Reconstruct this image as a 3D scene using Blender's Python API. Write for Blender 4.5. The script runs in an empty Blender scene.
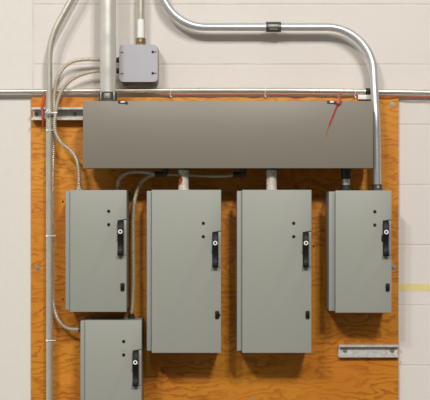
import bpy, bmesh, math, random
from mathutils import Vector, Matrix
random.seed(4)
C = bpy.context.scene.collection
PI = math.pi
# ------------------------------------------------------------------ measuring
S = 0.00335          # metres per photo pixel on the wall plane
D = 4.5              # camera distance from the wall
ZC = 1.55            # camera height
def X(px, d=0.0): return (px - 215) * S * (D - d) / D
def Z(py, d=0.0): return ZC + (200 - py) * S * (D - d) / D
def P(px, py, d=0.0): return Vector((X(px, d), -d, Z(py, d)))

# ------------------------------------------------------------------ materials
def lin(c):
    r = []
    for v in c:
        v /= 255.0
        r.append(v / 12.92 if v <= 0.04045 else ((v + 0.055) / 1.055) ** 2.4)
    return (*r, 1.0)

class NT:
    def __init__(s, name):
        s.m = bpy.data.materials.new(name); s.m.use_nodes = True
        s.t = s.m.node_tree; s.b = s.t.nodes['Principled BSDF']
    def n(s, typ, **kw):
        nd = s.t.nodes.new(typ)
        for k, v in kw.items(): setattr(nd, k, v)
        return nd
    def put(s, sock, v):
        if hasattr(v, 'is_output'): s.t.links.new(v, sock)
        else: sock.default_value = v
    def math(s, op, a, b=0.0, c=0.0, clamp=False):
        nd = s.n('ShaderNodeMath', operation=op, use_clamp=clamp)
        s.put(nd.inputs[0], a); s.put(nd.inputs[1], b); s.put(nd.inputs[2], c)
        return nd.outputs[0]
    def mix(s, f, a, b, blend='MIX'):
        nd = s.n('ShaderNodeMix', data_type='RGBA', blend_type=blend)
        s.put(nd.inputs[0], f); s.put(nd.inputs[6], a); s.put(nd.inputs[7], b)
        return nd.outputs[2]
    def coords(s):
        tc = s.n('ShaderNodeTexCoord'); return tc.outputs['Object']
    def scaled(s, co, sc, loc=(0, 0, 0)):
        mp = s.n('ShaderNodeMapping'); s.t.links.new(co, mp.inputs[0])
        mp.inputs['Scale'].default_value = sc; mp.inputs['Location'].default_value = loc
        return mp.outputs[0]
    def noise(s, co, scale=1.0, detail=2.0, rough=0.5, dist=0.0):
        nd = s.n('ShaderNodeTexNoise'); s.put(nd.inputs['Vector'], co)
        nd.inputs['Scale'].default_value = scale; nd.inputs['Detail'].default_value = detail
        nd.inputs['Roughness'].default_value = rough; nd.inputs['Distortion'].default_value = dist
        return nd.outputs['Fac']
    def sep(s, co):
        nd = s.n('ShaderNodeSeparateXYZ'); s.put(nd.inputs[0], co); return nd.outputs
    def ramp(s, f, stops, interp='LINEAR'):
        nd = s.n('ShaderNodeValToRGB'); s.put(nd.inputs[0], f)
        cr = nd.color_ramp; cr.interpolation = interp
        while len(cr.elements) < len(stops): cr.elements.new(0.5)
        for e, (p, c) in zip(cr.elements, stops):
            e.position = p; e.color = c if len(c) == 4 else (*c, 1)
        return nd.outputs[0]
    def rng(s, v, a, b, c=0.0, d=1.0, smooth=False):
        nd = s.n('ShaderNodeMapRange'); nd.clamp = True
        if smooth: nd.interpolation_type = 'SMOOTHSTEP'
        s.put(nd.inputs[0], v)
        for i, q in enumerate((a, b, c, d)): nd.inputs[i + 1].default_value = q
        return nd.outputs[0]
    def bump(s, h, strength=0.3, dist=0.002):
        nd = s.n('ShaderNodeBump'); s.put(nd.inputs['Height'], h)
        nd.inputs['Strength'].default_value = strength; nd.inputs['Distance'].default_value = dist
        s.t.links.new(nd.outputs[0], s.b.inputs['Normal'])
    def out(s, col, rough=0.5, metal=0.0, spec=0.5):
        s.put(s.b.inputs['Base Color'], col); s.put(s.b.inputs['Roughness'], rough)
        s.put(s.b.inputs['Metallic'], metal); s.b.inputs['Specular IOR Level'].default_value = spec
        return s.m

def paint(name, rgb, rough=0.45, var=0.05, scale=9, spec=0.5, metal=0.0, bump=0.0):
    k = NT(name); co = k.coords()
    f = k.rng(k.noise(co, scale, 4, 0.6), 0.3, 0.7)
    c = lin(rgb)
    lo = tuple(v * (1 - var) for v in c[:3]) + (1,); hi = tuple(min(1, v * (1 + var)) for v in c[:3]) + (1,)
    if bump: k.bump(k.noise(co, 700, 2, 0.5), bump, 0.0005)
    return k.out(k.mix(f, lo, hi), rough, metal, spec)

def galvanized(name, rgb, rough=0.36, var=0.12, metal=0.75, scale=60, stretch=(1, 1, 1)):
    k = NT(name); co = k.scaled(k.coords(), stretch)
    f = k.rng(k.noise(co, scale, 3, 0.6), 0.3, 0.7)
    f2 = k.rng(k.noise(co, 7, 3, 0.6), 0.35, 0.65)
    c = lin(rgb)
    lo = tuple(v * (1 - var) for v in c[:3]) + (1,); hi = tuple(min(1, v * (1 + var)) for v in c[:3]) + (1,)
    col = k.mix(f, lo, hi)
    col = k.mix(k.math('MULTIPLY', f2, 0.25), col, tuple(v * 0.72 for v in c[:3]) + (1,))
    return k.out(col, k.rng(f2, 0, 1, rough - 0.05, rough + 0.1), metal)

def wall_material():
    k = NT('painted_block'); co = k.coords(); x, y, z = k.sep(co)
    per = 60.15 * S; z0 = Z(4.5)
    wob = k.math('MULTIPLY', k.math('SUBTRACT', k.noise(k.scaled(co, (9, 9, 40)), 1, 3, 0.6), 0.5), 0.006)
    zz = k.math('ADD', z, wob)
    fr = k.math('FRACT', k.math('ADD', k.math('DIVIDE', k.math('SUBTRACT', zz, z0), per), 0.5 + 20))
    dist = k.math('MULTIPLY', k.math('ABSOLUTE', k.math('SUBTRACT', fr, 0.5)), per)
    hz = k.rng(dist, 0.0012, 0.0045, 1, 0, True)
    right = k.rng(x, X(33) - 0.001, X(33) + 0.001)
    hz = k.math('MULTIPLY', hz, right)
    vd = k.math('ABSOLUTE', k.math('SUBTRACT', k.math('ADD', x, wob), X(33)))
    vt = k.rng(vd, 0.0012, 0.004, 0.8, 0, True)
    j = k.math('MAXIMUM', hz, vt)
    fade = k.rng(k.noise(co, 5, 3, 0.6), 0.35, 0.6, 0.35, 1.0)
    j = k.math('MULTIPLY', j, fade)
    t1 = k.rng(k.noise(co, 2.2, 4, 0.55), 0.35, 0.65)
    t2 = k.rng(k.noise(co, 40, 5, 0.7), 0.35, 0.65)
    base = k.mix(t1, lin((217, 210, 202)), lin((221, 215, 208)))
    base = k.mix(right, lin((221, 218, 209)), base)
    base = k.mix(k.math('MULTIPLY', t2, 0.25), base, lin((211, 203, 193)))
    col = k.mix(k.math('MULTIPLY', j, 0.5), base, lin((196, 185, 172)))
    # old scuffs
    sc = k.rng(k.noise(k.scaled(co, (14, 14, 45)), 1, 5, 0.7), 0.70, 0.76)
    col = k.mix(k.math('MULTIPLY', sc, 0.35), col, lin((190, 180, 160)))
    h = k.math('ADD', k.math('MULTIPLY', j, -0.7), k.math('MULTIPLY', k.noise(co, 120, 4, 0.6), 0.22))
    k.bump(h, 0.5, 0.003)
    return k.out(col, 0.55, 0, 0.35)

def wood_material():
    k = NT('varnished_plywood'); co = k.coords(); x, y, z = k.sep(co)
    flat = k.scaled(co, (1, 0.0, 1))
    # rotary cut veneer: contour lines of a slow height field stretched along the grain
    n1 = k.noise(k.scaled(flat, (7.5, 1, 19)), 1, 2.0, 0.4, 0.4)
    n2 = k.noise(k.scaled(flat, (24.0, 1, 60)), 1, 2.0, 0.5, 0.2)
    hgt = k.math('ADD', k.math('MULTIPLY', n1, 5.5), k.math('MULTIPLY', n2, 1.4))
    hgt = k.math('ADD', hgt, k.math('MULTIPLY', z, 34.0))
    fr = k.math('FRACT', hgt)
    late = k.ramp(fr, [(0.0, (0, 0, 0)), (0.45, (0.06, 0.06, 0.06)), (0.72, (0.7, 0.7, 0.7)), (0.88, (1, 1, 1)), (0.97, (0.1, 0.1, 0.1)), (1.0, (0, 0, 0))])
    amount = k.rng(k.noise(k.scaled(flat, (5, 1, 8)), 1, 3, 0.6), 0.34, 0.6, 0.3, 1.0)
    late = k.math('MULTIPLY', late, amount)
    fib = k.rng(k.noise(k.scaled(flat, (10, 1, 330)), 1, 3, 0.6), 0.3, 0.7)
    tone = k.rng(k.noise(k.scaled(flat, (1.6, 1, 4.5)), 1, 4, 0.55), 0.33, 0.67)
    base = k.mix(tone, lin((200, 124, 38)), lin((214, 148, 48)))
    base = k.mix(k.math('MULTIPLY', fib, 0.22), base, lin((180, 98, 34)))
    col = k.mix(k.math('MULTIPLY', late, 0.66), base, lin((150, 66, 24)))
    # boat-shaped veneer repair patches of paler wood
    for (px, py, rx, ry) in ((66, 379, 13, 5.5), (194, 378, 14, 5)):
        dx = k.math('DIVIDE', k.math('SUBTRACT', x, X(px, .018)), rx * S)
        dz = k.math('DIVIDE', k.math('SUBTRACT', z, Z(py, .018)), ry * S)
        dd = k.math('ADD', k.math('MULTIPLY', dx, dx), k.math('ABSOLUTE', dz))
        msk = k.rng(dd, 0.92, 1.0, 1, 0)
        col = k.mix(k.math('MULTIPLY', msk, 0.85), col, k.mix(fib, lin((224, 146, 58)), lin((210, 128, 48))))
    k.bump(k.math('ADD', late, k.math('MULTIPLY', fib, 0.4)), 0.08, 0.001)
    return k.out(col, 0.5, 0, 0.2)

def rusty_pipe(name, rust):
    k = NT(name); co = k.coords(); x, y, z = k.sep(co)
    n = k.noise(co, 60, 4, 0.65)
    if rust:   # one large rust bloom on the left of the pipe, small freckles elsewhere
        dx = k.math('DIVIDE', k.math('ADD', x, 0.0105), 0.0085); dz = k.math('DIVIDE', k.math('SUBTRACT', z, 0.036), 0.022)
        bl = k.rng(k.math('ADD', k.math('MULTIPLY', dx, dx), k.math('MULTIPLY', dz, dz)), 0.0, 1.6, 0.30, 0.0)
        n = k.math('ADD', n, bl)
    f = k.rng(n, 0.63, 0.70)
    g = k.rng(k.noise(co, 110, 3, 0.6), 0.3, 0.7)
    col = k.mix(g, lin((186, 178, 160)), lin((226, 219, 204)))
    col = k.mix(f, col, k.mix(g, lin((120, 58, 22)), lin((176, 92, 40))))
    return k.out(col, 0.5, 0.15)

M = dict(
    wall=wall_material(), wood=wood_material(),
    enamel=paint('grey_green_enamel', (152, 154, 144), 0.42, 0.02, 5, 0.4),
    enamel_edge=paint('grey_enamel_body', (146, 149, 143), 0.45, 0.02, 5, 0.4),
    wire=paint('warm_grey_enamel', (129, 123, 110), 0.42, 0.02, 4, 0.4),
    jbox=paint('lavender_grey_steel', (176, 175, 180), 0.42, 0.03, 14, 0.4, 0.15),
    jbody=paint('dull_box_steel', (150, 143, 135), 0.5, 0.06, 30, 0.4, 0.2),
    emt=galvanized('galvanized_tube', (208, 211, 211), 0.34, 0.06, 0.65, 22, (1, 1, 1)),
    emtw=galvanized('weathered_galvanized_tube', (210, 206, 191), 0.29, 0.08, 0.6, 20),
    big=galvanized('pale_galvanized_tube', (222, 220, 210), 0.34, 0.10, 0.45, 14),
    strut=galvanized('galvanized_channel', (204, 202, 195), 0.42, 0.22, 0.35, 90),
    armor=galvanized('steel_armor', (214, 206, 186), 0.36, 0.05, 0.5, 60),
    zinc=galvanized('dark_die_cast_zinc', (88, 88, 82), 0.42, 0.25, 0.5, 80),
    zincd=galvanized('black_grey_fitting', (62, 60, 54), 0.42, 0.3, 0.5, 80),
    plate=galvanized('zinc_plate', (140, 140, 132), 0.4, 0.25, 0.5, 80),
    brass=paint('brassy_zinc', (150, 128, 78), 0.4, 0.25, 120, 0.5, 0.6),
    black=paint('black_plastic', (15, 15, 15), 0.5, 0.2, 60, 0.25),
    hole=paint('black_screw', (14, 14, 14), 0.6, 0.1, 60, 0.3),
    white=paint('white_plastic', (236, 234, 228), 0.45, 0.03, 30, 0.4),
    white_front=paint('white_patch', (238, 238, 234), 0.5, 0.05, 60, 0.4),
    tan=paint('ochre_label', (158, 142, 108), 0.5, 0.1, 60, 0.4),
    tape=paint('yellowed_tape', (222, 208, 146), 0.45, 0.06, 25, 0.4),
    red=paint('red_plastic', (190, 24, 26), 0.35, 0.1, 60, 0.5),
    orange=paint('orange_red_cord', (188, 82, 34), 0.5, 0.2, 160, 0.4),
    fray=paint('frayed_tan_tip', (172, 112, 62), 0.7, 0.2, 90, 0.2),
    screw=galvanized('screw_steel', (170, 168, 160), 0.35, 0.15, 0.7, 165),
    rustpipe=rusty_pipe('rust_stained_pipe', True), cleanpipe=rusty_pipe('clean_pale_pipe', False),
)

# ------------------------------------------------------------------ object helpers
WLOC = {}
def thing(name, label, cat, loc, group=None):
    o = bpy.data.objects.new(name, None); C.objects.link(o)
    o.location = loc; o.empty_display_size = 0.05
    WLOC[o.name] = Vector(loc)
    tag(o, label, cat, group); return o
def tag(o, label, cat, group=None):
    o['label'] = label; o['category'] = cat
    if group: o['group'] = group
    return o
def obj(name, bm, mat, parent=None, smooth=True, label=None):
    """bm is in world coordinates; parts keep their thing's origin, lone things take their own centre"""
    if parent is not None:
        base = WLOC[parent.name]
    else:
        xs = [v.co for v in bm.verts]
        lo = Vector((min(v.x for v in xs), min(v.y for v in xs), min(v.z for v in xs)))
        hi = Vector((max(v.x for v in xs), max(v.y for v in xs), max(v.z for v in xs)))
        base = Vector(((lo.x + hi.x) / 2, (lo.y + hi.y) / 2, lo.z))
    bmesh.ops.translate(bm, verts=bm.verts, vec=-base)
    bmesh.ops.recalc_face_normals(bm, faces=bm.faces)
    me = bpy.data.meshes.new(name); bm.to_mesh(me); bm.free()
    me.materials.append(M[mat])
    for p in me.polygons: p.use_smooth = smooth
    if smooth: me.set_sharp_from_angle(angle=math.radians(38))
    o = bpy.data.objects.new(name, me); C.objects.link(o)
    if parent is not None: o.parent = parent
    else: o.location = base
    WLOC[o.name] = base
    if label: o['label'] = label
    return o

def add_box(bm, lo, hi, bev=0.0, seg=2, only=None):
    lo, hi = Vector(lo), Vector(hi)
    lo, hi = Vector(map(min, lo, hi)), Vector(map(max, lo, hi))
    r = bmesh.ops.create_cube(bm, size=1.0)
    vs = r['verts']
    for v in vs: v.co = Vector((lo[i] + (v.co[i] + 0.5) * (hi[i] - lo[i]) for i in range(3)))
    if bev > 0:
        es = {e for v in vs for e in v.link_edges}
        if only is not None:
            es = {e for e in es if abs((e.verts[0].co - e.verts[1].co).normalized()[only]) > 0.9}
        bmesh.ops.bevel(bm, geom=list(es), offset=bev, segments=seg, profile=0.5, affect='EDGES')
    return bm
def box(lo, hi, bev=0.0, seg=2, only=None): return add_box(bmesh.new(), lo, hi, bev, seg, only)
def pbox(x0, y0, x1, y1, dref, d0, d1, bev=0.001):
    """a box whose front face outline is measured at depth dref, standing between depths d0 and d1"""
    return box((X(x0, dref), -d0, Z(y1, dref)), (X(x1, dref), -d1, Z(y0, dref)), bev)

def add_prism(bm, pts, axis, a, b):
    """pts: 2-D outline; extruded along axis (0 x, 1 y, 2 z) from a to b"""
    def mk(p, t):
        if axis == 0: return (t, p[0], p[1])
        if axis == 1: return (p[0], t, p[1])
        return (p[0], p[1], t)
    A = [bm.verts.new(mk(p, a)) for p in pts]; B = [bm.verts.new(mk(p, b)) for p in pts]
    n = len(pts)
    bm.faces.new(A); bm.faces.new(B[::-1])
    for i in range(n): bm.faces.new((A[i], B[i], B[(i + 1) % n], A[(i + 1) % n]))
    return bm
def add_cyl(bm, c, axis, r, h, seg=24, r2=None, bev=0.0):
    """cylinder from c along axis by h"""
    axis = Vector(axis).normalized(); q = axis.to_track_quat('Z', 'Y').to_matrix()
    r2 = r if r2 is None else r2
    prof = [(r, 0), (r2, h)]
    if bev > 0: prof = [(r - bev, 0), (r, bev), (r2, h - bev), (r2 - bev, h)]
    rings = []
    for (rr, t) in prof:
        rings.append([bm.verts.new(Vector(c) + q @ Vector((rr * math.cos(2 * PI * i / seg), rr * math.sin(2 * PI * i / seg), t))) for i in range(seg)])
    for A, B in zip(rings, rings[1:]):
        for i in range(seg): bm.faces.new((A[i], A[(i + 1) % seg], B[(i + 1) % seg], B[i]))
    bm.faces.new(rings[0][::-1]); bm.faces.new(rings[-1])
    return bm
def cyl(*a, **k): return add_cyl(bmesh.new(), *a, **k)
def add_ring(bm, c, axis, r_in, r_out, h, seg=28):
    axis = Vector(axis).normalized(); q = axis.to_track_quat('Z', 'Y').to_matrix()
    loop = [(r_in, 0), (r_out, 0), (r_out, h), (r_in, h)]
    R = [[bm.verts.new(Vector(c) + q @ Vector((rr * math.cos(2 * PI * i / seg), rr * math.sin(2 * PI * i / seg), t))) for i in range(seg)] for rr, t in loop]
    for a in range(4):
        A, B = R[a], R[(a + 1) % 4]
        for i in range(seg): bm.faces.new((A[i], A[(i + 1) % seg], B[(i + 1) % seg], B[i]))
    return bm
def fillet(pts, radii, n=14):
    out = [pts[0]]
    for i in range(1, len(pts) - 1):
        a, b, c = pts[i - 1], pts[i], pts[i + 1]
        u = (a - b).normalized(); v = (c - b).normalized()
        ang = u.angle(v); r = radii[i - 1]
        if r <= 0 or abs(ang - PI) < 1e-3: out.append(b); continue
        t = r / math.tan(ang / 2)
        cen = b + (u + v).normalized() * (r / math.sin(ang / 2))
        s, e = b + u * t - cen, b + v * t - cen
        q = s.rotation_difference(e)
        for k in range(n + 1):
            qq = q.copy(); ax, an = q.to_axis_angle()
            out.append(cen + Matrix.Rotation(an * k / n, 3, ax) @ s)
    out.append(pts[-1]); return out
def catmull(pts, step):
    P_ = [pts[0] * 2 - pts[1]] + list(pts) + [pts[-1] * 2 - pts[-2]]
    fine = []
    for i in range(1, len(P_) - 2):
        p0, p1, p2, p3 = P_[i - 1:i + 3]
        n = max(4, int((p2 - p1).length / step * 2))
        for k in range(n):
            t = k / n
            fine.append(0.5 * ((2 * p1) + (p2 - p0) * t + (2 * p0 - 5 * p1 + 4 * p2 - p3) * t * t + (3 * p1 - p0 - 3 * p2 + p3) * t ** 3))
    fine.append(pts[-1])
    return resample(fine, step)
def resample(pts, step):
    L = [0.0]
    for a, b in zip(pts, pts[1:]): L.append(L[-1] + (b - a).length)
    n = max(2, int(round(L[-1] / step))); out = []; j = 0
    for k in range(n + 1):
        s = L[-1] * k / n
        while j < len(L) - 2 and L[j + 1] < s: j += 1
        seg = L[j + 1] - L[j]
        out.append(pts[j].lerp(pts[j + 1], 0 if seg == 0 else (s - L[j]) / seg))
    return out
def tube(pts, r, seg=20, closed=False, rfun=None, bm=None):
    bm = bm or bmesh.new(); n = len(pts)
    T = []
    for i in range(n):
        a = pts[(i - 1) % n] if closed else pts[max(0, i - 1)]
        b = pts[(i + 1) % n] if closed else pts[min(n - 1, i + 1)]
        T.append((b - a).normalized())
    up = Vector((0, -1, 0))
    if abs(T[0].dot(up)) > 0.9: up = Vector((0, 0, 1))
    nrm = (up - T[0] * up.dot(T[0])).normalized(); rings = []; s = 0.0
    for i in range(n):
        if i:
            s += (pts[i] - pts[i - 1]).length
            nrm = (nrm - T[i] * nrm.dot(T[i])).normalized()
        bn = T[i].cross(nrm); ring = []
        for k in range(seg):
            a = 2 * PI * k / seg
            rr = rfun(s, a) if rfun else r
            ring.append(bm.verts.new(pts[i] + (nrm * math.cos(a) + bn * math.sin(a)) * rr))
        rings.append(ring)
    pairs = list(zip(rings, rings[1:])) + ([(rings[-1], rings[0])] if closed else [])
    for A, B in pairs:
        for k in range(seg): bm.faces.new((A[k], A[(k + 1) % seg], B[(k + 1) % seg], B[k]))
    if not closed: bm.faces.new(rings[0][::-1]); bm.faces.new(rings[-1])
    return bm
def armored(pts, r=0.0069, pitch=0.0068):
    """interlocked spiral steel armour"""
    return tube(catmull(pts, 0.00136), r, 10, rfun=lambda s, a: r * (1.06 - 0.50 * (0.5 + 0.5 * math.sin(2 * PI * s / pitch)) ** 1.5))

# ------------------------------------------------------------------ the setting
w = obj('wall_back', box((-1.6, 0.0, 0.0), (1.6, 0.15, 3.1)), 'wall', smooth=False); w['kind'] = 'structure'
# keep wall/board material coordinates in world metres
def world_origin(o):
    d = o.location.copy()
    o.data.transform(Matrix.Translation(d)); o.location = (0, 0, 0); WLOC[o.name] = Vector((0, 0, 0))
world_origin(w)

# ------------------------------------------------------------------ plywood
BD = 0.018
bt = Z(97.3, BD)
pw = thing('plywood_board', 'large orange varnished plywood backing board fixed on the pale block wall', 'board', (0, 0, 0))
obj('panel', box((X(31, BD), -0.0002, Z(456, BD)), (X(398.6, BD), -BD, bt), 0.0012), 'wood', pw)
def screw(px, py, d, parent, r=0.0062, name='screw', mat='screw'):
    c = P(px, py, d)
    bm = cyl(c, (0, -1, 0), r * 1.35, 0.0012, 20)
    s = obj(name, add_cyl(bm, c + Vector((0, -0.0012, 0)), (0, -1, 0), r * 0.8, 0.004, 6, bev=0.0006), mat, parent)
    return s
for q in ((37.6, 268), (392, 104.5), (393.6, 267)): screw(*q, BD, pw)
for q in ((62.8, 201.5), (63, 299.2), (313.5, 246)):
    obj('nail_head', cyl(P(*q, BD), (0, -1, 0), 0.0032, 0.001, 12), 'hole', pw, label='dark nail head')
c = P(252, 399.3, BD)
bm = add_ring(bmesh.new(), c, (0, -1, 0), 0.0035, 0.0075, 0.0014)
obj('washer', bm, 'tan', pw, label='pale washer near the lower edge')

# yellowed strip on the wall right of the board
tp = obj('tape_strip', box((X(399.2), -0.0001, Z(291)), (X(452), -0.0006, Z(283.4))), 'tape', smooth=False)
tag(tp, 'faded yellow tape strip on the pale wall right of the plywood', 'tape')

# ------------------------------------------------------------------ strut channels
def channel(px0, px1, pyc, label, screws, depth=0.0413):
    d0 = BD + 0.0002; h = 0.0413; t = 0.0027; lip = 0.0065
    x0, x1 = X(px0, d0 + depth), X(px1, d0 + depth); zc = Z(pyc, d0 + depth); a = h / 2
    root = thing('strut_channel', label, 'metal channel', ((x0 + x1) / 2, -d0, zc - a), 'strut channels on the plywood')
    y0, y1 = -d0, -(d0 + depth)
    o = [(y0, zc - a), (y0, zc + a), (y1, zc + a), (y1, zc + a - lip), (y1 + 0.006, zc + a - lip), (y1 + 0.006, zc + a - lip + t),
         (y1 + t, zc + a - lip + t), (y1 + t, zc + a - t), (y0 - t, zc + a - t),
         (y0 - t, zc - a + t), (y1 + t, zc - a + t), (y1 + t, zc - a + lip - t), (y1 + 0.006, zc - a + lip - t), (y1 + 0.006, zc - a + lip), (y1, zc - a + lip), (y1, zc - a)]
    obj('rail', add_prism(bmesh.new(), o, 0, x0, x1), 'strut', root, smooth=False)
    for px in screws:
        c = Vector((X(px, d0), y0 - t, zc))
        bm = cyl(c, (0, -1, 0), 0.0072, 0.0015, 20)
        add_cyl(bm, c + Vector((0, -0.0015, 0)), (0, -1, 0), 0.0044, 0.004, 6, bev=0.0006)
        obj('screw', bm, 'plate', root)
    return root
channel(31.3, 190, 113.6, 'galvanized strut channel running behind the long wireway at upper left', (36.3, 75))
channel(339, 398.6, 351.2, 'short empty galvanized strut channel under the right small switch box', (345, 392), 0.0206)

# ------------------------------------------------------------------ wireway
WD0, WD1 = BD + 0.0417, 0.215
wx0, wx1, wz0, wz1 = X(83, WD1), X(373, WD1), Z(168.2, WD1), Z(101, WD1)
ww = thing('wireway', 'long grey horizontal metal wireway trough above the switch boxes', 'wireway', ((wx0 + wx1) / 2, -WD0, wz0))
obj('trough', box((wx0 + 0.001, -WD0 - 0.0002, wz0 + 0.001), (wx1 - 0.001, -WD1 + 0.004, wz1 - 0.001), 0.0015), 'wire', ww)
obj('cover', box((wx0, -WD1 + 0.004, wz0), (wx1, -WD1, wz1), 0.0012), 'wire', ww)
for px in (123, 332):
    c = P(px, 102.5, WD1)
    bm = box(c + Vector((-0.015, 0, -0.0030)), c + Vector((0.015, -0.003, 0.0032)), 0.001)
    add_box(bm, c + Vector((-0.016, 0.002, 0.0035)), c + Vector((-0.008, -0.003, 0.0065)), 0.0008)
    add_cyl(bm, c + Vector((0.011, -0.003, -0.0005)), (0, -1, 0), 0.0036, 0.003, 12)
    l = obj('cover_latch', bm, 'zincd', ww, label='dark latch on the top edge')
    obj('latch_tongue', box(c + Vector((-0.008, -0.003, -0.0015)), c + Vector((0.006, -0.0055, 0.0025)), 0.0008), 'emt', l)

# ------------------------------------------------------------------ safety switch boxes
BB, BF, DF = BD, 0.168, 0.186       # back, body front, door front depths
boxes = {}
def switch_box(key, x0, x1, y0, y1, big, label):
    k = 12 if big else 0
    L, R, T, B = X(x0, DF), X(x1, DF), Z(y0, DF), Z(y1, DF)
    px = S * (D - DF) / D
    root = thing('safety_switch', label, 'switch box', ((L + R) / 2, -BB, B), 'grey safety switch boxes')
    boxes[key] = dict(L=L, R=R - 0.6 * px, T=T - 1.0 * px, B=B, root=root)
    obj('body', box((L, -BB - 0.0002, B + 1.4 * px), (R - 0.6 * px, -BF, T - 1.0 * px), 0.0022), 'enamel_edge', root)
    # door with a notch at the right edge for the handle
    xl = L + (6.2 if key == 4 else 5.2) * px; nx = R - 9.2 * px
    nt, nb = T - (29.5 + k) * px, T - (65.5 + k) * px
    o = [(xl, B), (R, B), (R, nb), (nx, nb), (nx, nt), (R, nt), (R, T), (xl, T)]
    bm = add_prism(bmesh.new(), o, 1, -BF - 0.0004, -DF)
    es = [e for e in bm.edges if all(abs(v.co.y + DF) < 1e-5 for v in e.verts)]
    bmesh.ops.bevel(bm, geom=es, offset=0.0022, segments=2, profile=0.5, affect='EDGES')
    door = obj('door', bm, 'enamel', root)
    # hinge side fold line on the body strip
    obj('hinge_flange', box((L + 3.6 * px, -BF, B + 2.5 * px), (L + 4.6 * px, -BF - 0.0025, T - 2.2 * px), 0.0006), 'enamel_edge', root)
    # mechanism plate filling the notch, black handle in front of it
    obj('handle_plate', box((nx + 0.0006, -BF - 0.0003, nb + 0.0006), (R - 0.0008, -DF + 0.004, nt - 0.0006), 0.001), 'enamel', root)
    hx0, hx1 = R - 9.0 * px, R - 2.9 * px
    hc = (hx0 + hx1) / 2; yf = -DF + 0.004
    bm = box((hx0 + 0.0004, yf - 0.0002, nb + 0.5 * px), (hx1, yf - 0.006, nt - 0.5 * px), 0.001)
    hd = obj('handle', bm, 'black', root)
    # lever: lofted rectangles down the plate, lip at the foot
    zt, zb = nt - 0.9 * px, nb + 0.2 * px
    hh = zt - zb; prof = [(0, .46, .010), (.06, .50, .016), (.22, .48, .021), (.34, .48, .022), (.45, .46, .019), (.65, .43, .017), (.82, .44, .017), (.90, .46, .021), (.96, .50, .026), (1.0, .46, .024)]
    W = hx1 - hx0; bm = bmesh.new(); rings = []
    for t, wf, dp in prof:
        z = zt - t * hh; a = W * wf * 0.98
        y1 = yf - dp; y0 = yf - 0.0062; c_ = 0.0016
        rings.append([bm.verts.new(v) for v in ((hc - a, y0, z), (hc - a, y1 + c_, z), (hc - a + c_, y1, z), (hc + a - c_, y1, z), (hc + a, y1 + c_, z), (hc + a, y0, z))])
    for A, Bq in zip(rings, rings[1:]):
        for i in range(6): bm.faces.new((A[i], A[(i + 1) % 6], Bq[(i + 1) % 6], Bq[i]))
    bm.faces.new(rings[0]); bm.faces.new(rings[-1][::-1])
    obj('lever', bm, 'black', hd)
    ec = Vector((hc, yf - 0.0222, T - (41.5 + k * 0.96) * px))
    obj('position_mark', add_ring(bmesh.new(), ec, (0, -1, 0), 0.0036, 0.0070, 0.0009), 'white', hd, label='white ring mark')
    obj('release_tab', box((hx0 - 1.2 * px, -DF, T - (51 + k) * px), (hx0 - 0.2 * px, -DF - 0.004, T - (44.5 + k) * px), 0.0006), 'black' if key in (4,) else 'enamel_edge', root)
    for dy in (21.2, 34.6):
        kk = dy + (12.2 if big else 0)
        c = Vector((R - (16.8 if key == 4 else 17.9) * px, -DF, T - kk * px))
        bm = cyl(c, (0, -1, 0), 0.0052, 0.0024, 20, bev=0.0008)
        obj('cover_screw', bm, 'hole', root, label='black dot screw on the door')
    ly = 96.8 + (28.0 if big else 0)
    c = Vector((R - 4.0 * px, -DF, T - ly * px))
    bm = box(c + Vector((-0.0066, 0, -0.0125)), c + Vector((0.0062, -0.007, 0.0125)), 0.0028)
    if key == 2: add_box(bm, c + Vector((0.0058, 0, -0.005)), c + Vector((0.0098, -0.005, 0.003)), 0.0012)
    obj('door_latch', bm, 'black', root, label='small black door latch')
    if key == 5:
        c = Vector((R - 18.0 * px, -DF, T - 30.3 * px))
        obj('small_label', box(c + Vector((-0.0075, 0, -0.0018)), c + Vector((0.0075, -0.0005, 0.0018))), 'tan', root, smooth=False, label='tiny ochre strip between the two screws')
    return root
switch_box(1, 64.8, 126.6, 190, 312, False, 'small grey switch box at upper left, just above another small box')
switch_box(2, 146.4, 221.2, 189.8, 353, True, 'tall grey switch box under the rust-stained nipple, left of the two tall ones')
switch_box(3, 237, 311.6, 189.8, 353, True, 'tall grey switch box under the clean pale nipple, right of the two tall ones')
switch_box(4, 329.3, 391.6, 190.4, 312.8, False, 'small grey switch box at far right with a conduit entering its top')
switch_box(5, 79.8, 141.6, 320.2, 443, False, 'small grey switch box at the bottom left, cut off by the lower edge')

# ------------------------------------------------------------------ rigid conduits
VERT = Vector((0, 0, 1))
def connector(name, c, h, r, mat, parent, screw_on=True):
    """set-screw fitting standing on c"""
    bm = cyl(c, VERT, r, h, 28, bev=0.0012)
    add_cyl(bm, c + VERT * (h * 0.02), VERT, r * 1.10, h * 0.2, 28, bev=0.001)
    o = obj(name, bm, mat, parent)
    if screw_on:
        obj('set_screw', cyl(c + Vector((0, -r + 0.0005, h * 0.62)), (0, -1, 0), 0.0052, 0.006, 12, bev=0.001), 'screw', o)
    return o
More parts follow.
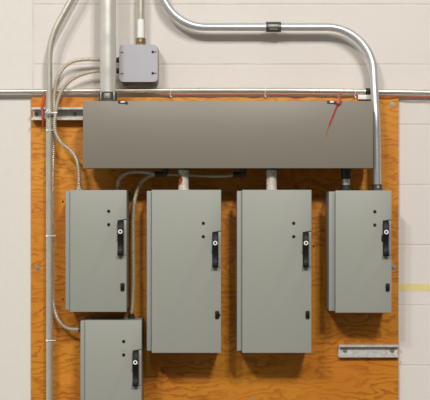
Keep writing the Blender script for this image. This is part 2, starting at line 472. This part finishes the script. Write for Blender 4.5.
# thick riser into the wireway top
WM = 0.137
rx = X(108, WM); r_big = 0.0258
t = thing('riser_conduit', 'thick pale vertical conduit entering the left top of the wireway', 'conduit', (rx, -WM, wz1))
obj('tube', tube([Vector((rx, -WM, wz1 + 0.030)), Vector((rx, -WM, Z(-30, WM)))], r_big, 40), 'big', t)
cn = connector('connector', Vector((rx, -WM, wz1)), 0.0345, 0.0296, 'zinc', t, True)
bm = box((rx - 0.010, -WM - 0.0292, wz1 + 0.011), (rx + 0.010, -WM - 0.0335, wz1 + 0.029), 0.002)
add_box(bm, (rx - 0.024, -WM - 0.0172, wz1 + 0.006), (rx - 0.019, -WM - 0.0262, wz1 + 0.033), 0.001)
add_box(bm, (rx + 0.019, -WM - 0.0172, wz1 + 0.006), (rx + 0.024, -WM - 0.0262, wz1 + 0.033), 0.001)
obj('screw_boss', bm, 'plate', cn)

# junction box
JF = 0.080
jx0, jx1, jz0, jz1 = X(119.2, JF), X(157.6, JF), Z(81.8, JF), Z(44.6, JF)
jb = thing('junction_box', 'square lavender-grey steel junction box with rounded cover on the upper wall', 'junction box', ((jx0 + jx1) / 2, 0, jz0))
obj('back_box', box((jx0 + 0.003, -0.0002, jz0 - 0.002), (jx1 + 0.0006, -JF + 0.012, jz1 - 0.003), 0.008, 3, 1), 'jbody', jb)
cv = obj('cover', box((jx0, -JF + 0.012, jz0), (jx1, -JF, jz1), 0.013, 5, 1), 'jbox', jb)
for (px, py, mt) in ((152.8, 51.9, 'hole'), (152.8, 73.2, 'hole'), (122.4, 52.4, 'zinc'), (122.4, 73.6, 'zinc')):
    c = P(px, py, JF)
    if mt == 'hole':
        bm = cyl(c, (0, -1, 0), 0.0040, 0.0022, 14)
        add_box(bm, c + Vector((0.004, 0, -0.0010)), c + Vector((0.013, -0.0010, 0.0010)))
        obj('cover_screw', bm, 'hole', cv, label='dark slotted cover screw')
    else:
        bm = cyl(c, (0, -1, 0), 0.0026, 0.0018, 12)
        add_box(bm, c + Vector((-0.009, 0, -0.0009)), c + Vector((0, -0.0010, 0.0009)))
        obj('cover_screw', bm, mt, cv)
for px in (125, 151):
    c = P(px, 82.4, 0.05)
    obj('mounting_foot', box((c.x - 0.008, -0.0002, jz0 - 0.008), (c.x + 0.008, -0.06, jz0 - 0.002), 0.001), 'jbody', jb)
# thin conduit into the junction box
JM = 0.05
sx = X(140.8, JM)
top = jz1 - 0.003
t = thing('drop_conduit', 'thin conduit with a white patch on its front dropping into the junction box top', 'conduit', (sx, -JM, top))
obj('tube', tube([Vector((sx, -JM, top + 0.016)), Vector((sx, -JM, Z(-30, JM)))], 0.0128, 32), 'emtw', t)
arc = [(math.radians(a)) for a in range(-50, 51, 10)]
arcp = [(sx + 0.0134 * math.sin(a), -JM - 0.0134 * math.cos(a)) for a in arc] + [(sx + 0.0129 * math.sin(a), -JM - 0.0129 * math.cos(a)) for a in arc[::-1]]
obj('front_patch', add_prism(bmesh.new(), arcp, 2, Z(38, JM), Z(19.5, JM)), 'white_front', t, label='white patch above the brass fitting')  # white patch covering only the front arc of the tube
connector('connector', Vector((sx, -JM, top)), Z(38.3, JM) - top, 0.0168, 'brass', t, True)

# long conduit with two bends into the right switch box
b4 = boxes[4]
CX, CD = X(377.2, 0.10), 0.10
pts = [P(160, -40, .055), P(160.4, 27, .055), P(371.2, 27, .055), Vector((X(376.2, .098), -.098, Z(122, .098))), Vector((CX, -CD, b4['T'] + 0.004))]
path = fillet(pts, (45 * S, 46 * S, 0.5), 22)
t = thing('bent_conduit', 'long shiny conduit bending along the top and down into the far right switch box', 'conduit', (CX, -CD, b4['T']))
obj('tube', tube(path, 0.0134, 28), 'emt', t)
c0, c1 = P(266, 27, .055), P(281, 27, .055)
cp = bmesh.new(); add_cyl(cp, c0, c1 - c0, 0.0172, (c1 - c0).length, 32, bev=0.0012)
cp = obj('coupling', cp, 'zinc', t, label='dark die-cast coupling')
cm = (c0 + c1) / 2
bm = box(cm + Vector((-0.019, -0.0165, -0.0045)), cm + Vector((0.017, -0.0195, 0.0065)), 0.0015)
obj('raised_plate', bm, 'plate', cp)
obj('raised_bar', box(cm + Vector((-0.014, -0.0140, -0.0105)), cm + Vector((0.014, -0.0165, -0.0080)), 0.0008), 'plate', cp)
obj('set_screw', cyl(cm + Vector((0.0205, -0.0168, 0.001)), (0, -1, 0), 0.0032, 0.003, 10), 'screw', cp)
connector('connector', Vector((CX, -CD, b4['T'])), 0.024, 0.0172, 'zinc', t, True)

# left conduit
LD = 0.072
pts = [P(82.2, -20, LD), P(49.2, 40, LD), P(49.6, 465, LD)]
t = thing('tall_conduit', 'slim conduit running full height at the left edge of the plywood, bent near the top', 'conduit', P(49.6, 465, LD))
obj('tube', tube(fillet(pts, (75 * S,), 16), 0.0109, 28), 'emtw', t)

# horizontal pipe along the wall
HD = 0.030
pts = catmull([P(-25, 91.7, HD), P(40, 91.3, HD), P(110, 90.6, HD), P(200, 90.3, HD), P(290, 90.4, HD), P(370, 91.4, HD), P(460, 93.0, HD)], 0.03)
t = thing('wall_pipe', 'thin horizontal pipe running across the block wall above the plywood', 'pipe', P(215, 93, HD))
obj('tube', tube(pts, 0.0084, 20), 'emtw', t)
a, b = P(365.6, 91.3, HD), P(371, 91.4, HD)
obj('coupling', cyl(a, b - a, 0.0108, (b - a).length, 24, bev=0.001), 'zincd', t, label='dark coupling')

# nipples between wireway and boxes
def nipple(px, key, mat, label, r=0.0168, d=0.149):
    x = X(px, d); zb = boxes[key]['T']; zt = wz0
    n = thing('pipe_nipple', label, 'pipe nipple', (x, -d, zb), 'pipe nipples under the wireway')
    obj('pipe', tube([Vector((x, -d, zb + 0.0003)), Vector((x, -d, zt - 0.0003))], r, 32), mat, n)
    for z in (zb + 0.0004, zt - 0.0048):
        bm = bmesh.new()
        add_ring(bm, (x, -d, z), VERT, r, r + 0.003, 0.0042, 8 if z > zb + 0.01 else 32)
        obj('locknut', bm, 'zinc' if z > zb + 0.01 else mat, n)
    return n
nipple(183.6, 2, 'rustpipe', 'short rust-stained pipe nipple between the wireway and a tall switch box')
nipple(271.6, 3, 'cleanpipe', 'short clean pale pipe nipple between the wireway and a tall switch box')
x = X(346, .12); zb = b4['T']; zt = wz0
n = thing('pipe_nipple', 'short shiny tube with dark fittings between wireway and far right switch box', 'pipe nipple', (x, -.12, zb), 'pipe nipples under the wireway')
obj('pipe', tube([Vector((x, -.12, zb + 0.004)), Vector((x, -.12, zt - 0.004))], 0.0128, 28), 'emt', n)
for z, h in ((zb + 0.0003, 0.021), (zt - 0.0333, 0.033)):
    bm = cyl((x, -.12, z), VERT, 0.0158, h, 28, bev=0.001)
    add_cyl(bm, (x, -.12, z if z < zb + .01 else z + h - 0.006), VERT, 0.0186, 0.006, 28, bev=0.001)
    f = obj('fitting', bm, 'zincd', n, label='dark fitting')
    obj('set_screw', cyl((x + 0.002, -.12 - 0.0154, z + h * 0.5), (0, -1, 0), 0.0042, 0.004, 10), 'zincd', f)

# ------------------------------------------------------------------ armored cables
b1, b5 = boxes[1], boxes[5]
G = 'armored cables'
def end_fit(c, axis, parent, h=0.014, r=0.0088, mat='zinc', name='connector'):
    axis = Vector(axis)
    bm = cyl(c, axis, r, h, 20, bev=0.001)
    add_cyl(bm, Vector(c) + axis * (h * 0.05), axis, r * 1.3, h * 0.3, 8)
    add_cyl(bm, Vector(c) + axis * (h * 0.6) + Vector((0, -r * .9, 0)), (0, -1, 0), r * 0.35, r * 0.45, 8)
    return obj(name, bm, mat, parent)
JS = jx0 + 0.0028     # left side of the junction box body
# A: upper cable, runs down beside the conduit into the bottom left box
za = Z(329.2, .09); xa = b5['L']
A = thing('armored_cable', 'upper flexible steel cable from the junction box, running down to the bottom box side', 'cable', (xa, -.09, za), G)
pa = [Vector((JS - 0.010, -.05, Z(60, .05))), P(104, 60, .05), P(88, 59.4, .05), P(74, 61.2, .05), P(64, 67.5, .053), P(57.2, 78.5, .058), P(54.6, 92, .066), P(54.3, 104, .069), P(54.2, 122, .069),
      P(53.8, 140, .055), P(53.0, 165, .046), P(52.6, 200, .044), P(52.4, 250, .044), P(52.6, 290, .044), P(53.8, 306, .048), P(57.5, 318, .058), P(64, 326, .072), P(71.5, 329, .085), Vector((xa - 0.010, -.09, za))]
obj('armor', armored(pa), 'armor', A)
end_fit((xa - 0.0004, -.09, za), (-1, 0, 0), A)
end_fit((JS - 0.0004, -.05, Z(60, .05)), (-1, 0, 0), A, mat='zincd')
# B: lower cable to the upper left box
xb = X(79.4, .094); zb = b1['T']
B_ = thing('armored_cable', 'lower flexible steel cable from the junction box, curling into the upper left switch box top', 'cable', (xb, -.094, zb), G)
pb = [Vector((JS - 0.010, -.05, Z(70.8, .05))), P(104, 70.8, .05), P(91, 72, .052), P(78, 76, .058), P(67.5, 83, .066), P(60.5, 93, .077), P(57.2, 104, .085), P(55.4, 115, .089), P(54.6, 124, .091), P(56.3, 134, .094), P(62, 143.5, .096), P(70, 149.8, .096),
      P(76, 158, .095), P(78.8, 170, .094), Vector((xb, -.094, zb + 0.010))]
obj('armor', armored(pb), 'armor', B_)
end_fit((xb, -.094, zb + 0.0004), (0, 0, 1), B_, mat='strut', h=0.016)
end_fit((JS - 0.0004, -.05, Z(70.8, .05)), (-1, 0, 0), B_, mat='zincd')
# 90-degree fitting under the wireway
def elbow(px, parent, d, side=-1):
    x = X(px, d); c = Vector((x, -d, wz0))
    p = [c + Vector((0, 0, -0.0004)), c + Vector((0, 0, -0.0185)), c + Vector((side * 0.034, 0, -0.0185))]
    bm = tube(fillet(p, (0.008,), 8), 0.0088, 18)
    add_cyl(bm, c + Vector((0, 0, -0.0006)), (0, 0, -1), 0.0118, 0.005, 8)
    add_cyl(bm, c + Vector((side * 0.020, 0, -0.0185)), (side, 0, 0), 0.0104, 0.013, 18, bev=0.001)
    add_cyl(bm, c + Vector((side * 0.027, -0.0095, -0.0185)), (0, -1, 0), 0.0034, 0.005, 10)
    obj('elbow_connector', bm, 'zincd', parent)
    return c + Vector((side * 0.032, 0, -0.0185))
# C: short jumper
xc = X(117.8, .094)
Cc = thing('armored_cable', 'short flexible steel cable arching from the upper left box top to the wireway underside', 'cable', (xc, -.094, b1['T']), G)
e = elbow(165.5, Cc, .137)
pc = [Vector((xc, -.094, b1['T'] + 0.010)), P(118.6, 181, .096), P(122.6, 175.6, .102), P(130, 172.2, .112), P(140, 171.6, .122), P(149, 172.6, .131), e]
obj('armor', armored(pc), 'armor', Cc)
end_fit((xc, -.094, b1['T'] + 0.0004), (0, 0, 1), Cc, h=0.013)
# D: from bottom box up between boxes and along under the wireway
xd = X(131.6, .085); zd = b5['T']
Dd = thing('armored_cable', 'long flexible steel cable rising from the bottom box top and along under the wireway', 'cable', (xd, -.085, zd), G)
e = elbow(243.5, Dd, .100)
pd = [Vector((xd, -.085, zd + 0.010)), P(132.6, 303, .085), P(133.6, 275, .085), P(133.3, 240, .085), P(133.6, 214, .085), P(135.2, 198, .086), P(139.6, 185.5, .088), P(146.5, 178, .091), P(156, 174.8, .093), P(172, 174.4, .093), P(190, 175.2, .093), P(212, 176.2, .095), P(226, 176.0, .098), e]
obj('armor', armored(pd), 'armor', Dd)
end_fit((xd, -.085, zd + 0.0004), (0, 0, 1), Dd, h=0.016, mat='zincd')

# ------------------------------------------------------------------ clamp, ties, cords, small bits
# conduit clamp on the upper strut
cz = P(48.9, 113.4, LD); cl = thing('conduit_clamp', 'steel strap clamp with bolt holding the left conduit to the upper strut', 'clamp', cz + Vector((0, 0.012, -0.01)))
bm = add_ring(bmesh.new(), cz + Vector((0, 0, -0.010)), VERT, 0.0112, 0.0132, 0.020, 28)
add_box(bm, cz + Vector((-0.004, -0.0125, -0.011)), cz + Vector((-0.001, -0.026, 0.011)), 0.001)
add_box(bm, cz + Vector((0.0025, -0.0125, -0.011)), cz + Vector((0.0055, -0.026, 0.011)), 0.001)
obj('strap', bm, 'emtw', cl)
bm = cyl(cz + Vector((-0.010, -0.0200, 0)), (1, 0, 0), 0.0034, 0.040, 14)
add_cyl(bm, cz + Vector((-0.010, -0.0200, 0)), (1, 0, 0), 0.0066, 0.0055, 6)
add_cyl(bm, cz + Vector((0.0055, -0.0200, 0)), (1, 0, 0), 0.0066, 0.0055, 6)
obj('bolt', bm, 'emt', cl)

def loop_around(circles, n=48):
    """convex loop hugging circles in the x-y plane (tie at constant height); circles = (x, y, r)"""
    out = []
    for i in range(n):
        a = 2 * PI * i / n; u = Vector((math.cos(a), math.sin(a)))
        best = max(circles, key=lambda c: c[0] * u.x + c[1] * u.y + c[2])
        out.append(Vector((best[0] + u.x * best[2], best[1] + u.y * best[2])))
    return out
TG = 'white cable ties on the left conduit'
for py, ax, ad, lab in ((130.5, 54.0, .063, 'white cable tie round the left conduit just below the upper strut'),
                        (236, 52.5, .044, 'white cable tie round the left conduit beside the upper left switch box'),
                        (340.3, None, None, 'white cable tie round the left conduit beside the bottom left switch box')):
    cs = [(X(49.4, LD), -LD, 0.0121)]
    if ax: cs.append((X(ax, ad), -ad, 0.0080))
    z = Z(py, LD); l2 = loop_around(cs)
    t = thing('cable_tie', lab, 'cable tie', (cs[0][0], -LD, z), TG)
    pts = [Vector((p.x, p.y, z)) for p in l2]
    obj('strap', tube(resample(pts + [pts[0]], 0.003)[:-1], 0.0013, 8, True), 'white', t)
    hc = Vector((cs[0][0] - 0.006, -LD - 0.0125, z))
    bm = box(hc + Vector((-0.003, 0.001, -0.003)), hc + Vector((0.003, -0.003, 0.003)), 0.0007)
    obj('lock_head', bm, 'white', t)
    tail = bmesh.new()
    q = Vector((cs[0][0] + 0.009, -LD - 0.0100, z))
    tube([q + Vector((-0.004, -0.003, 0)), q + Vector((0.004, -0.003, 0.0005)), q + Vector((0.013, 0.001, 0.001))], 0.0011, 8, bm=tail)
    obj('tail', tail, 'white', t)

# orange cord laid along the underside of the pipe
def pipe_y(px):
    k = [(-25, 91.7), (40, 91.3), (110, 90.6), (200, 90.3), (290, 90.4), (370, 91.4), (460, 93.0)]
    for (a, va), (b, vb) in zip(k, k[1:]):
        if a <= px <= b: return va + (vb - va) * (px - a) / (b - a)
cp_ = []
for i in range(0, 51):
    px = 160 + i * 6
    cp_.append(P(px, pipe_y(px) + 4.6 + 0.35 * math.sin(i * 0.9) + 0.25 * random.uniform(-1, 1), 0.028 + 0.002 * math.sin(i * 1.7)))
cord = obj('orange_cord', tube(catmull(cp_, 0.0016), 0.0018, 8, rfun=lambda s, a: 0.0018 * (1 + 0.15 * math.sin(2 * PI * s / 0.009 + a))), 'orange')
tag(cord, 'thin orange cord laid along the underside of the horizontal wall pipe', 'cord')
hp = [P(45.2, 95.6, .045), P(43.4, 99, .058), P(42.4, 104, .066), P(42.2, 110, .067), P(42.8, 116, .067), P(43.4, 121, .060), P(42.8, 126, .045)]
c2 = obj('orange_cord', tube(catmull(hp, 0.002), 0.0044, 10, rfun=lambda s, a: 0.0044 * (1 + 0.10 * math.sin(2 * PI * s / 0.010 + a))), 'orange')
tag(c2, 'short thick orange cord hanging over the strut just left of the tall conduit', 'cord')
for px, lab in ((171, 'white tie round the horizontal pipe nearest the junction box'), (265.5, 'white tie round the horizontal pipe above the middle of the wireway'), (355.5, 'white tie round the horizontal pipe beside the white block')):
    py = pipe_y(px)
    l2 = loop_around([(-HD, Z(py, HD), 0.0095), (-0.028, Z(py + 4.3, .028), 0.0044)])
    pts = [Vector((X(px, HD) + 0.002 * (p.y - Z(py, HD)) / 0.01, p.x, p.y)) for p in l2]
    t = thing('cable_tie', lab, 'cable tie', P(px, py + 5, HD), 'ties on the horizontal pipe')
    obj('strap', tube(resample(pts + [pts[0]], 0.003)[:-1], 0.0012, 8, True), 'white', t)
    q = P(px, py + 5.4, HD - 0.004)
    obj('lock_head', box(q + Vector((-0.0022, -0.0025, -0.0045)), q + Vector((0.0022, 0.0025, 0.001)), 0.0006), 'white', t)

# white block resting on the top edge of the plywood
wb = obj('plastic_block', box((X(358.2, .034), -BD - 0.0003, Z(99.3, .034)), (X(371.6, .034), -0.034, Z(94.7, .034)), 0.001), 'white')
tag(wb, 'small white rectangular block at the plywood top edge beside the bent conduit', 'block')

# red seal tie over the wireway cover
st = thing('seal_tie', 'red plastic seal tie dangling over the right end of the wireway cover', 'seal tie', P(338, 104, WD1))
f = WD1 + 0.0065
pts = catmull([P(342.0, 92.2, .10), P(339.6, 94.2, .13), P(338.4, 96.6, .17), P(339.4, 98.6, .20), P(340.9, 100.4, f + .003), P(340.6, 102.6, f + .003), P(338.6, 104.0, f + .002), P(336.9, 106, f), P(333.6, 114.2, f - .002), P(329.3, 124.6, f - .003)], 0.003)
obj('strap', tube(pts, 0.0024, 10), 'red', st)
q = P(338.6, 103.2, f)
obj('lock_head', box(q + Vector((-0.006, -0.003, -0.0025)), q + Vector((0.004, 0.0005, 0.0025)), 0.0012), 'red', st)
pts = catmull([P(329.3, 124.6, f - .003), P(328.2, 127.5, f - .003), P(327.0, 131.0, f - .003), P(326.2, 136, f - .003)], 0.002)
obj('frayed_tip', tube(pts, 0.0015, 8, rfun=lambda s, a: 0.0017 - 0.035 * s if s < 0.03 else 0.0006), 'fray', st, label='tan frayed tip')

# ------------------------------------------------------------------ light
def lamp(name, loc, target, size, watts, col):
    l = bpy.data.lights.new(name, 'AREA'); l.shape = 'DISK'; l.size = size; l.energy = watts; l.color = col
    o = bpy.data.objects.new(name, l); C.objects.link(o); o.location = loc
    o.rotation_euler = (Vector(target) - Vector(loc)).to_track_quat('-Z', 'Y').to_euler()
    return o
tgt = (0, 0, 1.55)
WH = (1.0, 0.965, 0.93)
for nm, loc, sz, w in (('bay_lamp_right', (1.4, -8.0, 6.0), 0.55, 224), ('bay_lamp_right_rear', (2.2, -8.6, 7.3), 0.55, 252),
                       ('bay_lamp_left', (-2.4, -8.0, 6.0), 0.55, 172), ('bay_lamp_left_rear', (-3.6, -8.6, 7.2), 0.55, 195), ('bay_lamp_far', (-0.6, -13.0, 8.4), 1.4, 150)):
    lamp(nm, loc, tgt, sz, w, WH)
W = bpy.data.worlds.new('hall'); bpy.context.scene.world = W; W.use_nodes = True
nt = W.node_tree; bg = nt.nodes['Background']
tc = nt.nodes.new('ShaderNodeTexCoord'); sp = nt.nodes.new('ShaderNodeSeparateXYZ'); rp = nt.nodes.new('ShaderNodeValToRGB')
mr = nt.nodes.new('ShaderNodeMapRange')
nt.links.new(tc.outputs['Generated'], sp.inputs[0]); nt.links.new(sp.outputs[2], mr.inputs[0])
mr.inputs[1].default_value = -1; mr.inputs[2].default_value = 1
nt.links.new(mr.outputs[0], rp.inputs[0]); nt.links.new(rp.outputs[0], bg.inputs[0])
# concrete floor below, dim far walls around the horizon, pale lit ceiling above
cr = rp.color_ramp
for p, c in ((0.0, (0.34, 0.32, 0.29)), (0.40, (0.38, 0.365, 0.34)), (0.46, (0.36, 0.35, 0.33)), (0.60, (0.40, 0.39, 0.37)), (0.68, (0.64, 0.63, 0.61)), (1.0, (0.72, 0.71, 0.69))):
    if p in (0.0, 1.0): e = cr.elements[0 if p == 0 else len(cr.elements) - 1]
    else: e = cr.elements.new(p)
    e.color = (*c, 1)
# left of the surroundings brightened, right dimmed: added for bright left sides on tubes
mr2 = nt.nodes.new('ShaderNodeMapRange'); mr2.interpolation_type = 'SMOOTHSTEP'
nt.links.new(sp.outputs[0], mr2.inputs[0])
for i, v in enumerate((-0.8, -0.3, 1.15, 0.36)): mr2.inputs[i + 1].default_value = v
nt.links.new(mr2.outputs[0], bg.inputs[1])

# ------------------------------------------------------------------ camera
cd = bpy.data.cameras.new('camera'); cam = bpy.data.objects.new('camera', cd); C.objects.link(cam)
cam.location = (0, -D, ZC); cam.rotation_euler = (PI / 2, 0, 0)
cd.sensor_width = 36; cd.sensor_fit = 'HORIZONTAL'; cd.lens = 36 * D / (430 * S)
cd.clip_start = 0.05; cd.clip_end = 60
sc = bpy.context.scene; sc.camera = cam
vs = sc.view_settings
vs.view_transform = 'Standard'; vs.look = 'None'; vs.exposure = 0.0; vs.gamma = 1.0; vs.use_curve_mapping = False
